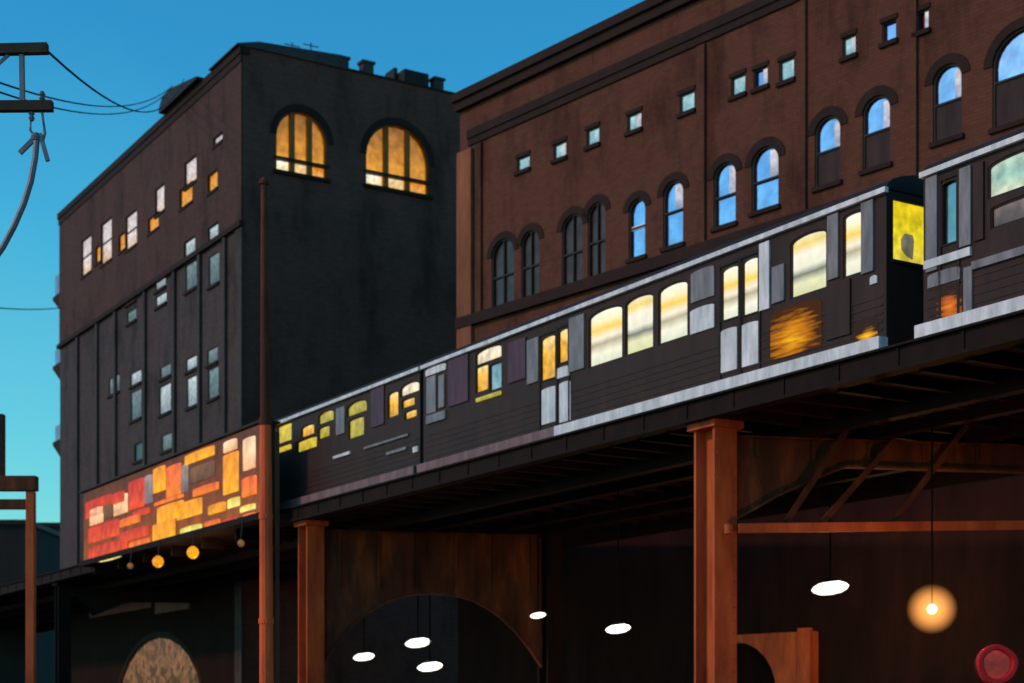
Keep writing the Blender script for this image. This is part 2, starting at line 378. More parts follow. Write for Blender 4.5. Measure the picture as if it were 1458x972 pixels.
for i, (cx, cy, w, h) in enumerate(small):
    x0, x1, z0, z1 = RB.rect(cx-w/2, cx+w/2, cy-h/2, cy+h/2); SW.append((x0, x1, z0, z1)); ops.append((x0, x1, z0, z1, 0))
AW = []
for (l, r, t, b, k) in arch:
    x0, x1, z0, z1 = RB.rect(l, r, t, b)
    AW.append((x0, x1, z0, z1, k)); ops.append((x0, x1, z0, z1, (x1-x0)*.42))
for i in range(3):                           # off the right edge of the picture the row goes on
    x0 = AW[11][1]+1.6+i*3.2; ops.append((x0, x0+1.3, 17, 20.3, .5)); AW.append((x0, x0+1.3, 17, 20.3, 'up'))
mb = MB(); wall(mb, 0, LR, 14.0, HR, ops, .16)
mb.quad((0, 0, 0), (0, 0, HR), (0, 14, HR), (0, 14, 0)); mb.quad((LR, 0, 0), (LR, 14, 0), (LR, 14, HR), (LR, 0, HR))
mb.quad((0, 14, 0), (0, 14, HR), (LR, 14, HR), (LR, 14, 0))
mb.build('wall', M['brick_red'], rb)
MB().box(-.04, LR+.04, -.06, 13.9, 0, 14.0).build('base_wall', M['deck_shade'], rb, 'ground storey coloured dark for the shade under the tracks')
MB().box(.1, LR-.1, .1, 13.9, HR-.6, HR-.4).build('roof', M['roof'], rb)
c = MB()
c.box(-.15, LR, -.35, .35, HR-.28, HR+.05); c.box(-.1, LR, -.22, -.003, HR-.62, HR-.283)
c.build('cornice', M['stone_dark'], rb)
c = MB(); c.box(.6, LR, -.14, -.003, 24.62, 24.95); c.box(.6, LR, -.08, -.003, 24.35, 24.615)
c.build('corbel_band', M['stone_dark'], rb)
MB().box(-.05, LR, -.22, -.003, 17.25-.1, 17.25+.32).build('string_course', M['stone_dark'], rb)
MB().box(-.02, .9, -.16, -.004, 14.01, 24.2).build('pilaster', M['stone_red'], rb, 'orange-brown pilaster at the far corner')
for px in (683, 1000, 1143, 1300):
    x, _ = RB.hit(px, 300); MB().box(x-.18, x+.18, -.1, -.004, 17.6, 24.28).build('pilaster', M['brick_red'], rb)
gl = ['glass_palecyan']*6+['glass_blue','glass_palecyan','glass_palecyan','glass_blue','glass_blue']
for q, mt in zip(SW, gl):
    window(rb, q, 0, 0, .1599, mt, ft=.04, sill='stone_dark', hood='stone_dark', split=[(.55, .98, .04, .96, 'blind')] if random.random() < .3 else None, label='small square window in the colours of the pale sky')
for x0, x1, z0, z1, k in AW:
    rise = (x1-x0)*.42
    if k == 'dim': window(rb, (x0, x1, z0, z1), rise, 0, .1599, 'glass_dim', hbars=(.48,), vbars=(.5,), hood='stone_dark', sill='stone_dark', label='dark arched window with no light in it')
    elif k == 'b1': window(rb, (x0, x1, z0, z1), rise, 0, .1599, 'glass_blue', hbars=(.52,), hood='stone_dark', sill='stone_dark', split=[(.05,.95,.5,.56,'blind')])
    elif k == 'b2': window(rb, (x0, x1, z0, z1), rise, 0, .1599, 'glass_blue', hbars=(.53,), hood='stone_dark', sill='stone_dark', split=[(.5,1,.58,.93,'blind')])
    elif k == 'b3': window(rb, (x0, x1, z0, z1), rise, 0, .1599, 'glass_blue', hbars=(.47,), hood='stone_dark', sill='stone_dark', split=[(.6,1,.5,.92,'blind')])
    else:
        zm = z0+(z1-z0)*.50
        w = window(rb, (x0, x1, z0, z1), rise, 0, .1599, 'glass_blue', hbars=(.5,), hood='stone_dark', sill='stone_dark', split=[(.68,1,.53,.90,'blind')], label='arched window, blue above with a dark boarded lower half')
        MB().box(x0+.06, x1-.06, .09, .125, z0+.06, zm).build('shutter', M['shut'], w)
# arched doorway at street level
l, r, zz0, zz1 = RB.rect(1000, 1167, 903, 1000)
dx0, _ = RB.hit(1006, 900); dx1, _ = RB.hit(1116, 900)
mb = MB(); wall(mb, l, r, 0.0, zz1, [(dx0, dx1, 0.01, zz1-.25, 1.7)], .34, y=-.36)
mb.quad((r, -.36, 0), (r, 0, 0), (r, 0, zz1), (r, -.36, zz1)); mb.quad((l, -.36, zz1), (r, -.36, zz1), (r, 0, zz1), (l, 0, zz1)); mb.quad((l, 0, 0), (l, -.36, 0), (l, -.36, zz1), (l, 0, zz1))
d = mb.build('doorway', M['rust'], rb, 'orange-brown arched doorway surround')
MB().box(r-.5, r+.02, -.48, -.362, 0, zz1+.1).build('door_pier', M['rust'], d)
MB().box(dx0+.02, dx1-.02, -.06, -.015, .05, zz1-.3).build('door', M['iron'], d)

# ================================================================== LEFT BUILDING (dark corner block)
near = (-12.35, 74.4); LL = 29.2; WL = 22.0
LBf = Frame(near[0]-.523*LL, near[1]+.852*LL, .523, -.852)      # along the tracks
LBr = Frame(near[0], near[1], .852, .523)                       # the face turned to us
lb = empty('corner_block', (*LBf.o, 0), LBf.rz, 'tall dark corner building with two large amber arched windows near its roof', 'building')
HL = 32.3; ZS = 0
def lrect(l, r, t, b): return LBf.rect(l, r, t, b)
def clampop(q): return (max(q[0], .2), min(q[1], LL-.1), q[2], q[3])
LW = []
def W(l, r, t, b, mt, rise=0): LW.append((*lrect(l, r, t, b), mt, rise))
for a in [(117,131,338,390,'win_white'),(145,160,314,373,'win_white'),(180,196,303,352,'win_white'),(222,235,265,303,'win_white'),(264,281,226,262,'win_white'),(305,318,192,204,'blind'),
          (137,144,350,374,'win_orange'),(170,179,332,357,'win_orange'),(212,227,306,328,'win_orange'),(257,275,264,292,'win_orange'),(297,311,245,271,'win_orange'),
          (180,194,406,430,'glass_dimgrey'),(181,194,441,458,'glass_dimgrey'),(221,236,375,411,'glass_pale'),(222,237,418,434,'glass_pale'),
          (263,279,340,366,'glass_pale'),(264,280,373,412,'glass_dimgrey'),(297,312,320,343,'glass_pale'),(297,312,361,405,'glass_dimgrey'),
          (155,170,535,560,'glass_dimgrey'),(186,201,528,547,'glass_pale'),(186,201,555,597,'glass_dimgrey'),(228,243,519,537,'glass_dimgrey'),(227,243,547,588,'glass_pale'),
          (265,282,507,526,'glass_pale'),(266,282,535,578,'glass_pale'),(295,310,495,517,'glass_dimgrey'),(296,311,523,567,'glass_dimgrey'),
          (191,206,629,655,'glass_dim'),(230,245,617,641,'glass_dimgrey')]:
    W(*a)
ops = [(*q[:4], q[5]) for q in LW]
ax0, ax1, az0, az1 = lrect(167, 290, 906, 1000); az0 = 1.2
ops.append((ax0, ax1, az0, az1, (ax1-ax0)*.3))
mb = MB(); ZU = 22.6
wall(mb, 0, LL, 0, HL, ops, .1)
mb.quad((0, 0, 0), (0, 0, HL), (0, WL, HL), (0, WL, 0)); mb.quad((0, WL, 0), (0, WL, HL), (LL, WL, HL), (LL, WL, 0))
# side wall turned to us: build in its own plane (x=LL), openings along y
def yrect(l, r, t, b): return LBr.rect(l, r, t, b)
B1 = yrect(393, 466, 158, 248); B2 = yrect(521, 611, 177, 270)
sm = MB(); wall(sm, 0, WL, 0, HL, [(*B1, (B1[1]-B1[0])*.5), (*B2, (B2[1]-B2[0])*.5)], .3)
sm.v = [(LL-y, x, z) for x, y, z in sm.v]; sm.build('side_wall', M['brick_side'], lb, 'plain dark side wall with the two amber arches')
mb.build('wall', M['brick_dark'], lb)
MB().box(.1, LL-.1, .1, WL-.1, HL-.5, HL-.3).build('roof', M['roof'], lb)
# upper brown-brick storey skin, proud of the lower wall, cut round the windows
up = MB(); uo = [q for q in ops if q[2] > 24.0]
wall(up, .003, LL-.003, 24.3, HL-.5, uo, .05, y=-.05)
bw = MB(); wall(bw, .004, LL-.004, 0, 9.5, [q for q in ops if q[2] < 8 and q[3] < 9.5], .03, y=-.03); bw.build('base_wall', M['deck_shade'], lb, 'ground storey coloured black for the shade under the tracks')
up.build('upper_wall', M['brick_up'], lb, 'brown brick upper storey of the street face')
for q in LW:
    z0, z1 = q[2], q[3]
    if False: pass
    h = z1-z0
    window(lb, q[:4], q[5], 0, .0999, q[4], ft=.05, hbars=(.5,) if h > 1.6 else (), sill='stone_dark')
# the two big amber arches: frames built on the side face
side = empty('side_face', (LL, 0, 0), math.radians(90)); side.parent = lb
bpy.data.objects.remove(side)
def side_window(q):
    x0, x1, z0, z1 = q; rise = (x1-x0)*.5; zt = z0+(z1-z0)*.2
    def conv(m):
        m.v = [(LL-y, x, z) for x, y, z in m.v]; return m
    m = MB(); m.ring_xz(outline(*q, rise), outline(*q, rise, .08), .12, .27)
    for v in (.33, .67):
        xx = x0+(x1-x0)*v; m.box(xx-.13, xx+.13, .1, .26, z0+.08, z1-rise+rise*math.sqrt(1-((v-.5)*2)**2)-.04)
    w = conv(m).build('arched_window', M['win_frame'], lb, 'large amber-lit arched window high on the side wall')
    conv(MB().box(x0-.12, x1+.12, -.03, .3, zt-.06, zt+.06)).build('transom', M['iron'], w)
    conv(MB().prism_xz(outline(x0+.01, x1-.01, z0+.01, z1-.01, rise), .27, .295)).build('pane', M['win_big'], w)
    for a, b, mt in ((.04, .27, 'win_bright'), (.38, .62, 'win_bright2'), (.73, .96, 'win_orange')):
        conv(MB().box(x0+(x1-x0)*a, x0+(x1-x0)*b, .24, .265, z0+.1, zt-.08)).build('lower_pane', M[mt], w)
    conv(MB().box(x0-.15, x1+.15, -.12, .02, z0-.18, z0-.003)).build('sill', M['stone_dark'], w)
    t = .3; A = outline(x0-t, x1+t, z1-rise, z1+t, rise+t)[2:]; B = outline(x0, x1, z1-rise-.5, z1, rise)[2:]
    m = MB()
    for i in range(len(A)-1): m.prism_xz([B[i], A[i], A[i+1], B[i+1]], -.06, .01)
    conv(m).build('arch_hood', M['stone_dark'], w)
M['win_frame'] = surf('bronze_mullion', (.34, .10, .02), .6, scale=5)
M['win_bright2'] = glow('warm_pale_pane', [(0, lin(250, 200, 120)), (1, lin(255, 225, 170))], 1.0)
side_window(B1); side_window(B2)
# piers and bands on the street face
for px in (112, 140, 166, 208, 250, 286, 322):
    x, _ = LBf.hit(px, 400); x = min(max(x, .3), LL-.4)
    MB().box(x-.16, x+.16, -.15, -.004, 9.6, 24.0).build('pier', M['brick_dark'], lb)
MB().box(-.1, LL+.12, -.2, -.003, 24.05, 24.29).build('string_course', M['stone_dark'], lb)
c = MB(); c.box(-.08, LL+.1, -.16, .3, HL-.35, HL); c.box(-.04, LL+.06, -.10, -.053, HL-.7, HL-.353)
c.build('cornice', M['stone_dark'], lb)
# raised parapet at the near corner of the side face and the lower parapet beyond it
_, y1 = 0, LBr.hit(481, 90)[0]
c = MB(); c.prism_yz([(-.3, HL+.002), (y1+.45, HL+.002), (y1+.1, HL+.62), (.8, HL+.35), (-.3, HL+.06)], LL-3.5, LL+.1); c.build('raised_parapet', M['brick_dark'], lb)
MB().box(LL-.35, LL+.05, y1+.4, WL, HL+.002, HL+.1).build('parapet', M['stone_dark'], lb)
for px, w, h in ((495, .5, .45), (530, .55, .5), (631, .5, .5)):
    y, _ = LBr.hit(px, 100); m = MB(); m.box(LL-.9, LL-.4, y-w/2, y+w/2, HL-.31, HL+h+.25); m.box(LL-.95, LL-.35, y-w/2-.08, y+w/2+.08, HL+h+.25, HL+h+.37)
    m.build('chimney', M['brick_dark'], lb)
y, _ = LBr.hit(602, 100); m = MB(); m.box(LL-2.2, LL-.5, y-.75, y+.6, HL-.31, HL+.95); m.box(LL-2.2, LL-1.2, y-.95, y-.77, HL+.3, HL+1.2); m.build('roof_vent_housing', M['iron'], lb)
# rooftop tank room over the street face, where the wires land
x0, _ = LBf.hit(238, 130); x1, _ = LBf.hit(292, 130)
m = MB(); m.prism_xz([(x0, HL+.005), (x1, HL+.005), (x1, HL+.12), (x0+1.6, HL+.75), (x0+.5, HL+.72), (x0+.0, HL+.25)], -.45, .7); m.build('rooftop_housing', M['iron'], lb)
m = MB()
for px, h in ((441, 1.0), (468, 1.2)):
    y, _ = LBr.hit(px, 60); m.box(LL-2.05, LL-2, y-.03, y+.03, HL+.4, HL+.62+h)
    m.box(LL-2.04, LL-2.01, y-.4, y+.4, HL+.45+h, HL+.5+h)
m.build('antenna', M['galv'], lb)
# stone panels and the arched opening at street level
for l, r, t, b in ((130, 218, 845, 872), (224, 272, 849, 870)):
    q = lrect(l, r, t, b); MB().box(q[0], q[1], -.12, -.004, q[2], q[3]).build('stone_panel', M['stone_grey'], lb)
w = window(lb, (ax0, ax1, az0, az1), (ax1-ax0)*.3, 0, .0999, 'arch_pane', frame='iron', hood='stone_dark', name='shop_arch', label='arched shop window under the tracks with an added brown glow') if M.setdefault('arch_pane', glow('brown_glow_shop_glass', [(0, lin(120, 62, 35)), (.45, lin(80, 48, 34)), (.6, lin(165, 105, 72)), (1, lin(100, 62, 45))], .75, wob=1.1, scale=1.6)) else None  # pane glow added to bring warm light into the arch
MB().box(-.05, 1.1, -.12, -.004, 0, 8.5).build('corner_pier', M['stone_grey'], lb)
MB().box(LL-.7, LL+.1, -.1, -.004, 0, 24.0).build('corner_pier', M['brick_dark'], lb)
# small balconies on the far end, seen in profile against the sky
for t, b in ((383, 412), (490, 512), (600, 622)):
    _, zt = LBf.hit(84, t); _, zb = LBf.hit(84, b)
    m = MB(); m.prism_xz([(-2.3, zb-.02), (-2.3, zb-.2), (-.1, zb-1.5), (.0, zb-1.5), (.0, zb-.02)], .2, 2.2)
    bal = m.build('balcony', M['stone_dark'], lb)
    MB().box(-2.1, -.05, .3, .34, zb, zt).build('balcony_panel', M['glass_bal'], bal)
    MB().box(-2.1, -2.06, .35, 2.1, zb, zt).build('balcony_panel', M['glass_bal'], bal)

# ================================================================== VIADUCT
vi = empty('elevated_viaduct', (*TR.o, 0), TR.rz, 'dark steel railway viaduct on rust-orange columns carrying the train over the street', 'viaduct')
XA, XB = -105.0, 32.0; WV = 9.5
MB().box(XA, XB, -.3, WV, 8.2, 8.42).build('deck', M['girder'], vi)
m = MB(); m.box(XA, XB, -.46, -.303, 8.1, 8.47); m.box(XA, XB, -.56, -.2, 8.03, 8.098); m.box(XA, XB, -.56, -.25, 8.472, 8.52)
x = XA
while x < XB: m.box(x, x+.06, -.49, -.462, 8.1, 8.47); x += 1.6
m.build('edge_girder', M['girder'], vi)
m = MB(); m.box(XA, XB, WV-.1, WV+.06, 7.6, 8.6); m.build('edge_girder', M['girder'], vi)
for y in (1.9, 3.4, 5.6, 7.2):
    MB().box(XA, XB, y-.15, y+.15, 7.75, 8.197).build('stringer', M['girder'], vi)
m = MB()
x = XA+.3
while x < XB: m.box(x, x+.14, -.2, WV-.2, 7.98, 8.19); x += 1.1
m.build('floor_beams', M['girder'], vi)
for y in (.65, 2.1, 5.5, 6.95):
    MB().box(XA, XB, y-.04, y+.04, 8.422, 8.52).build('rail', M['galv'], vi)

def column(x, y, top, wx=.62, wy=.62, mat='rust'):
    m = MB(); t = .07
    m.box(x+wx/2-t, x+wx/2, y-wy/2, y+wy/2, .32, top-.22); m.box(x-wx/2, x-wx/2+t, y-wy/2, y+wy/2, .32, top-.22)
    m.box(x-wx/2+t+.002, x+wx/2-t-.002, y-.05, y+.02, .32, top-.22)
    z = .6
    while z < top-.3:
        for sx in (-1, 1):
            for yy in (-wy/2+.07, wy/2-.07):
                xx = x+sx*(wx/2); m.box(min(xx, xx+sx*.025), max(xx, xx+sx*.025), y+yy-.022, y+yy+.022, z, z+.044)
        z += .28
    o = m.build('column', M[mat], vi)
    MB().box(x-wx/2-.12, x+wx/2+.12, y-wy/2-.1, y+wy/2+.1, top-.218, top-.06).build('cap_plate', M[mat], o)
    MB().box(x-wx/2-.15, x+wx/2+.15, y-wy/2-.15, y+wy/2+.15, 0, .32).build('base', M['stone_grey'], o)
    return o
xa, _ = TR.hit(1016, 600, 0); xb, _ = TR.hit(441, 700, 0)
TOP = 8.1
SK = 2.9; YI = 7.6            # the bents stand askew: the inner column is nearer by SK
xc, _ = TR.hit(88, 900, 0)
bents = [xa, xb, xc, xa+(xa-xb)]
for i, x in enumerate(bents):
    column(x, .05, TOP, wx=.72 if i < 2 else .62, mat='girder' if i == 2 else 'rust')
    column(x+SK, YI, TOP-.2, mat='girder')
    # cross girder as an arched plate between the two columns
    pts = []; Ltot = math.hypot(SK, YI); 
    zl = (5.3 if i != 2 else 7.2) if i != 1 else 3.3; zc = 7.25 if i != 1 else 5.75
    P = [(0.34, 7.72), (Ltot-.34, 7.72)]
    for j in range(17):
        u = 1-j/16; xx = .34+(Ltot-.68)*u; tt = abs(2*u-1)
        k = 2.4 if i else 3.0
        if i != 1: tt = max(0, (abs(2*u-1)-.45)/.55); k = 1.5
        P.append((xx, zl+(zc-zl)*(1-tt**k) if i == 1 or u < .5 else 7.25))
    if i != 1: P = [(.34, 7.72), (Ltot-.34, 7.72), (Ltot-.34, 7.2), (3.0, 7.2), (1.4, 6.5), (.34, zl+.6)]
    ang = math.atan2(YI, SK)
    m = MB(); m.prism_xz(P, -.04, .04)
    # bottom flange along the arch and top flange
    A = P[2:]
    for p, q in zip(A, A[1:]):
        m.bar((p[0], 0, p[1]-.03), (q[0], 0, q[1]-.03), .3, .05)
    m.box(.34, Ltot-.34, -.18, .18, 7.722, 7.76)
    zz = .9
    while zz < Ltot-.5 and i < 2:
        m.box(zz, zz+.06, -.12, .12, 7.3 if i != 1 else 5.9, 7.7); zz += 1.3
    m.v = [(x+a*math.cos(ang)-b*math.sin(ang), .05+a*math.sin(ang)+b*math.cos(ang), c) for a, b, c in m.v]
    cg = m.build('cross_girder', M['girder' if i > 1 else 'rust_dk'], vi, 'arched rusty cross girder between the columns' if i < 2 else None)
# bracing truss at the near bent: tie bar and diagonals
def V(px, py, Y):                  # world point -> viaduct local
    p = at(px, py, Y); a = p.x-TR.o[0]; b = p.y-TR.o[1]
    return (a*TR.d[0]+b*TR.d[1], a*TR.n[0]+b*TR.n[1], p.z)
MB().bar(V(1052, 752, 35.3), V(1600, 746, 37.0), .12, .2).build('tie_bar', M['rust'], vi, 'long thin rust-orange tie bar')
MB().lathe([(.09, -.1), (.09, .1)], c=V(1037, 753, 34.9), k=10).build('tie_bolt', M['rust'], vi)
for p0, p1 in (((1120, 742), (1205, 612)), ((1172, 742), (1275, 625)), ((1272, 742), (1376, 606))):
    MB().bar(V(*p0, 35.5+(p0[0]-1050)*.003), V(*p1, 35.5+(p1[0]-1050)*.003), .09, .13).build('diagonal_brace', M['rust_dk'], vi)

# ================================================================== TRAIN
ZB, ZT = 8.52, 11.72
CAR = 'train cars running along the viaduct'
def car(x0, x1, label, feats, end_right=False, detail=True):
    """feats: list of (kind, l, r, t, b, material[, rise fraction]) read off the street side"""
    root = empty('train_car', (TR.o[0]+TR.d[0]*x0, TR.o[1]+TR.d[1]*x0, ZB), TR.rz, label, 'train car', CAR)
    L = x1-x0; H = ZT-ZB; Wd = 2.8
    ops = []; W_ = []
    for f in feats:
        q = TR.rect(*f[1:5]); q = (q[0]-x0, q[1]-x0, q[2]-ZB, q[3]-ZB)
        q = (max(q[0], .05), min(q[1], L-.05), max(q[2], .3), min(q[3], H-.12))
        W_.append((f, q))
        if f[0] in ('win', 'dwin'): ops.append((*q, (q[1]-q[0])*.4*(f[6] if len(f) > 6 else .2)))
    m = MB(); wall(m, 0, L, .26, H-.03, ops, .09)
    m.quad((0, Wd, .26), (0, Wd, H-.03), (L, Wd, H-.03), (L, Wd, .26))
    m.quad((0, 0, .26), (0, 0, H-.03), (0, Wd, H-.03), (0, Wd, .26))
    if not end_right: m.quad((L, 0, .26), (L, Wd, .26), (L, Wd, H-.03), (L, 0, H-.03))
    else:
        e = MB(); eo = [(.18, 1.16, 1.88, 3.02, .0)]; wall(e, 0, Wd, .26, H-.03, eo, .08)
        n = len(m.v); m.v += [(L-b, a, c) for a, b, c in e.v]; m.f += [tuple(n+i for i in f) for f in e.f]
    # ribs pressed into the lower side
    for k in range(5): m.box(.1, L-.1, -.012, -.001, .5+k*.16, .54+k*.16)
    m.box(0, L, 0, Wd, .2, .258)
    m.build('body', M['steel_side'], root)
    R = []
    for i in range(13):
        a = math.pi*i/12; R.append((Wd/2-(Wd/2+.02)*math.cos(a), H+.005+.42*math.sin(a)))
    MB().prism_yz(R, -.02, L+.02).build('roof', M['iron'], root)
    m = MB(); m.box(-.02, L+.06, -.1, -.003, H-.09, H+.012); m.build('drip_rail', M['steel_pale'], root, 'pale blue rail along the roof edge')
    xs = 0 if not end_right else min(max(TR.hit(800, 0)[0]-x0, 0), L)
    if xs > 0: MB().box(0, xs, -.22, .0, .05, .34).build('side_sill', M['steel_shaded'], root, 'brown-grey stretch of the sill, coloured as in shadow')
    MB().box(xs+.003 if xs else 0, L+.04, -.24, .0, .05, .34).build('side_sill', M['steel_pale' if detail else 'steel_shaded'], root)
    m = MB(); m.box(1, L-1, .3, Wd-.3, -.05, .19)
    for bx in (2.2, L-2.2):
        for dx in (-.9, .9):
            for y in (.62, 2.08): m.lathe([(.3, -.06), (.3, .06)], c=(bx+dx, y, .2), k=16)
    m.build('underframe', M['iron'], root)
    doors = []
    for f, q in W_:
        k = f[0]; rise = (q[1]-q[0])*.4*(f[6] if len(f) > 6 else .2)
        if k == 'win': window(root, q, rise, 0, .09, f[5], frame='iron', ft=.035)
        elif k == 'dwin':
            dr = MB().ring_xz(outline(q[0]-.06, q[1]+.06, .32, q[3]+.1), outline(q[0], q[1], .34, q[3]+.03), -.03, -.002).build('door', M['iron'], root)
            MB().prism_xz(outline(*q, rise, .01), .055, .085).build('pane', M[f[5]], dr)
            MB().ring_xz(outline(*q, rise), outline(*q, rise, .03), -.02, .05).build('window_frame', M['iron'], dr)
            doors.append(dr)
        elif k == 'dpan' and doors:
            MB().prism_xz(outline(*q, .04), -.018, -.003).build('door_panel', M[f[5]], doors.pop(0))
        elif k == 'strip': MB().box(*q[:2], -.045, -.002, *q[2:]).build('side_pillar', M[f[5]], root)
        elif k == 'sign': MB().prism_xz(outline(*q, .05), -.03, -.003).build('side_sign', M[f[5]], root)
        elif k == 'painted_refl': MB().prism_xz(outline(*q, .12), -.022, -.003).build('side_reflection', M[f[5]], root, 'orange light reflection painted as a glow')
        elif k == 'rail': MB().box(*q[:2], -.06, -.002, *q[2:]).build('window_rail', M[f[5]], root)
    if end_right:
        m = MB(); m.prism_yz(outline(.18, 1.16, 1.88, 3.02, .0), L-.075, L-.05); o = m.build('end_window', M['end_yel'], root, 'bright yellow window in the end of the car')
        ms = MB(); ms.prism_yz([(.44, 2.10), (.56, 2.0), (.72, 1.95), (.76, 2.3), (.72, 2.42), (.52, 2.42), (.42, 2.3)], L-.045, L-.02)
        ms.build('window_notice', M['notice'], o)
        m = MB(); m.prism_yz([(.12, 1.80), (1.22, 1.80), (1.22, 1.86), (.12, 1.86)], L, L+.04); m.build('end_window_ledge', M['steel_side'], root)
        MB().box(L+.05, L+.45, -.12, 1.2, -.02, .06).build('end_step', M['steel_mid'], root)
    return root

# middle car
X1 = 0.0 + TR.hit(1262, 0)[0]; X0 = TR.hit(603, 0)[0]
mid = [('win',1125,1177,330,418,'train_win2',.3),('strip',1228,1245,283,388,'steel_mid'),('win',1200,1229,301,392,'train_win',.3),('strip',1180,1195,300,397,'steel_mid'),
 ('strip',1083,1097,345,441,'steel_pale'),('strip',1101,1118,378,430,'steel_mid'),('dwin',1027,1053,378,455,'train_win',.35),('dwin',1057,1081,366,448,'train_win',.35),
 ('dpan',1027,1050,467,528,'steel_pale'),('dpan',1055,1081,459,520,'steel_pale'),('sign',985,1018,382,426,'steel_mid'),('sign',984,1018,436,471,'steel_pale'),
 ('win',937,979,402,485,'train_win',.3),('win',890,930,420,501,'train_win2',.3),('win',838,886,438,517,'train_win',.25),('strip',812,833,450,527,'steel_mid'),
 ('dwin',770,792,477,541,'train_amber',.3),('dwin',795,810,467,517,'train_amber',.3),('dpan',772,794,551,602,'steel_pale'),('dpan',797,813,543,600,'steel_pale'),
 ('sign',792,812,522,537,'steel_pale'),('strip',752,768,482,545,'steel_mid'),('strip',725,750,484,542,'steel_purple'),
 ('win',677,714,493,515,'train_cap',.2),('win',677,695,519,558,'train_amber',.1),('win',697,714,516,555,'train_blue',.1),('rail',680,714,562,567,'train_lime'),
 ('strip',640,668,505,575,'steel_purple'),('sign',607,636,512,531,'steel_pale'),('strip',609,622,536,588,'steel_mid'),('strip',626,634,534,580,'steel_mid'),('rail',609,636,588,600,'steel_mid'),
 ('painted_refl',1098,1170,432,503,'glint'),('painted_refl',1216,1250,452,484,'glint3'),('strip',1178,1212,402,480,'steel_side'),('sign',1240,1250,392,404,'steel_pale')]
car(X0, X1, 'middle train car with cream-lit windows, double doors and a bright yellow end window', mid, end_right=True)
far = [('strip',530,548,550,606,'steel_purple'),('win',494,522,570,590,'train_lime',.3),('win',496,518,594,623,'train_lime',.1),('win',552,567,557,594,'train_amber',.3),
 ('win',570,599,543,561,'train_cap',.3),('win',572,590,566,580,'train_amber',.1),('win',576,593,583,596,'train_amber',.1),('strip',480,492,580,618,'steel_mid'),
 ('win',453,475,584,602,'train_lime',.3),('win',453,469,606,624,'train_lime',.2),('win',429,447,604,621,'train_amber',.2),('win',423,451,623,641,'train_yel',.1),
 ('win',395,415,602,630,'train_yel',.1),('rail',395,415,636,642,'train_yel'),('rail',520,583,627,630,'steel_mid'),('rail',476,500,646,650,'steel_pale'),
 ('rail',552,580,640,644,'steel_mid'),('rail',590,616,633,641,'steel_pale')]
XF1 = TR.hit(598, 0)[0]; XF0 = XF1-19.5
car(XF0, XF1, 'farthest train car, its small yellow windows half dark, just right of the rusty pole', far, detail=False)
XN0 = TR.hit(1315, 0)[0]; XN1 = XN0+19.0
nearf = [('strip',1320,1336,250,386,'steel_mid'),('dwin',1341,1364,256,348,'glass_grey',.3),('strip',1368,1384,238,350,'steel_mid'),('strip',1388,1402,232,342,'steel_side'),
 ('rail',1386,1600,340,352,'steel_mid'),('rail',1318,1384,362,374,'steel_pale'),('sign',1322,1368,384,404,'steel_mid'),('painted_refl',1334,1370,404,452,'glint2'),
 ('strip',1374,1386,380,452,'steel_mid'),('win',1406,1500,213,268,'car0_top',.2),('win',1410,1500,278,312,'car0_low',.1)]
# the row goes on towards us, out of the picture
nearf += [('win',1530,1610,150,260,'train_win',.2),('win',1640,1740,100,220,'train_win2',.2)]
nc = car(XN0, XN1, 'nearest train car at the right edge, grey-blue door and pale green lit window', nearf)

# ================================================================== STATION WITH LIT SIGNBOARDS
SY = -1.5
SF = Frame(TR.o[0]+TR.n[0]*SY, TR.o[1]+TR.n[1]*SY, *TR.d)
sx0, _ = SF.hit(119, 700); sx1, _ = SF.hit(372, 700)
st = empty('station_shelter', (SF.o[0]+SF.d[0]*sx0, SF.o[1]+SF.d[1]*sx0, 8.2), TR.rz, 'elevated station shelter covered with glowing red, orange and yellow signboards', 'station')
Ls = sx1-sx0
_, zt0 = SF.hit(122, 700); _, zt1 = SF.hit(368, 615); _, zb0 = SF.hit(122, 806); 
Zt = max(zt0, zt1)-8.2
MB().box(0, Ls, .035, .5, .1, Zt).build('wall', M['iron'], st)
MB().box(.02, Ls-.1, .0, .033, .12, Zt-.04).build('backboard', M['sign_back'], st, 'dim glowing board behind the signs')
MB().box(-.3, Ls+.2, -.12, .6, Zt+.002, Zt+.07).build('roof', M['iron'], st)
m = MB(); m.box(-.3, Ls+.05, -.12, 1.2, -.12, .098)
x = .5
while x < Ls: m.box(x, x+.12, .3, 1.15, -.5, -.122); x += 3.2
m.build('platform', M['girder'], st)
signs = [(122,160,708,733,'r'),(162,178,700,716,'r'),(184,206,682,724,'r'),(128,147,722,746,'p'),(149,160,718,738,'b'),(162,182,704,732,'p'),(126,170,744,768,'r'),
 (172,200,735,747,'o'),(128,182,772,797,'r'),(130,186,797,802,'l'),(184,214,768,786,'o'),(172,213,752,768,'r'),(208,218,676,716,'g'),
 (219,236,664,700,'y'),(237,258,661,706,'o'),(259,268,660,700,'g'),(224,262,716,740,'y'),(219,250,742,786,'y'),(252,288,712,736,'y'),(264,306,640,655,'y'),
 (272,306,660,684,'b'),(277,300,672,677,'p'),(276,312,690,702,'o'),(318,340,644,702,'y'),(320,338,626,642,'p'),(347,364,622,668,'p'),(346,366,678,706,'o'),
 (298,322,716,730,'y'),(324,342,708,722,'l'),(342,364,718,727,'l'),(258,288,748,764,'l'),(292,314,740,756,'o'),(316,338,738,752,'r'),(346,364,730,746,'o'),
 (190,214,724,734,'r'),(220,262,708,714,'o')]
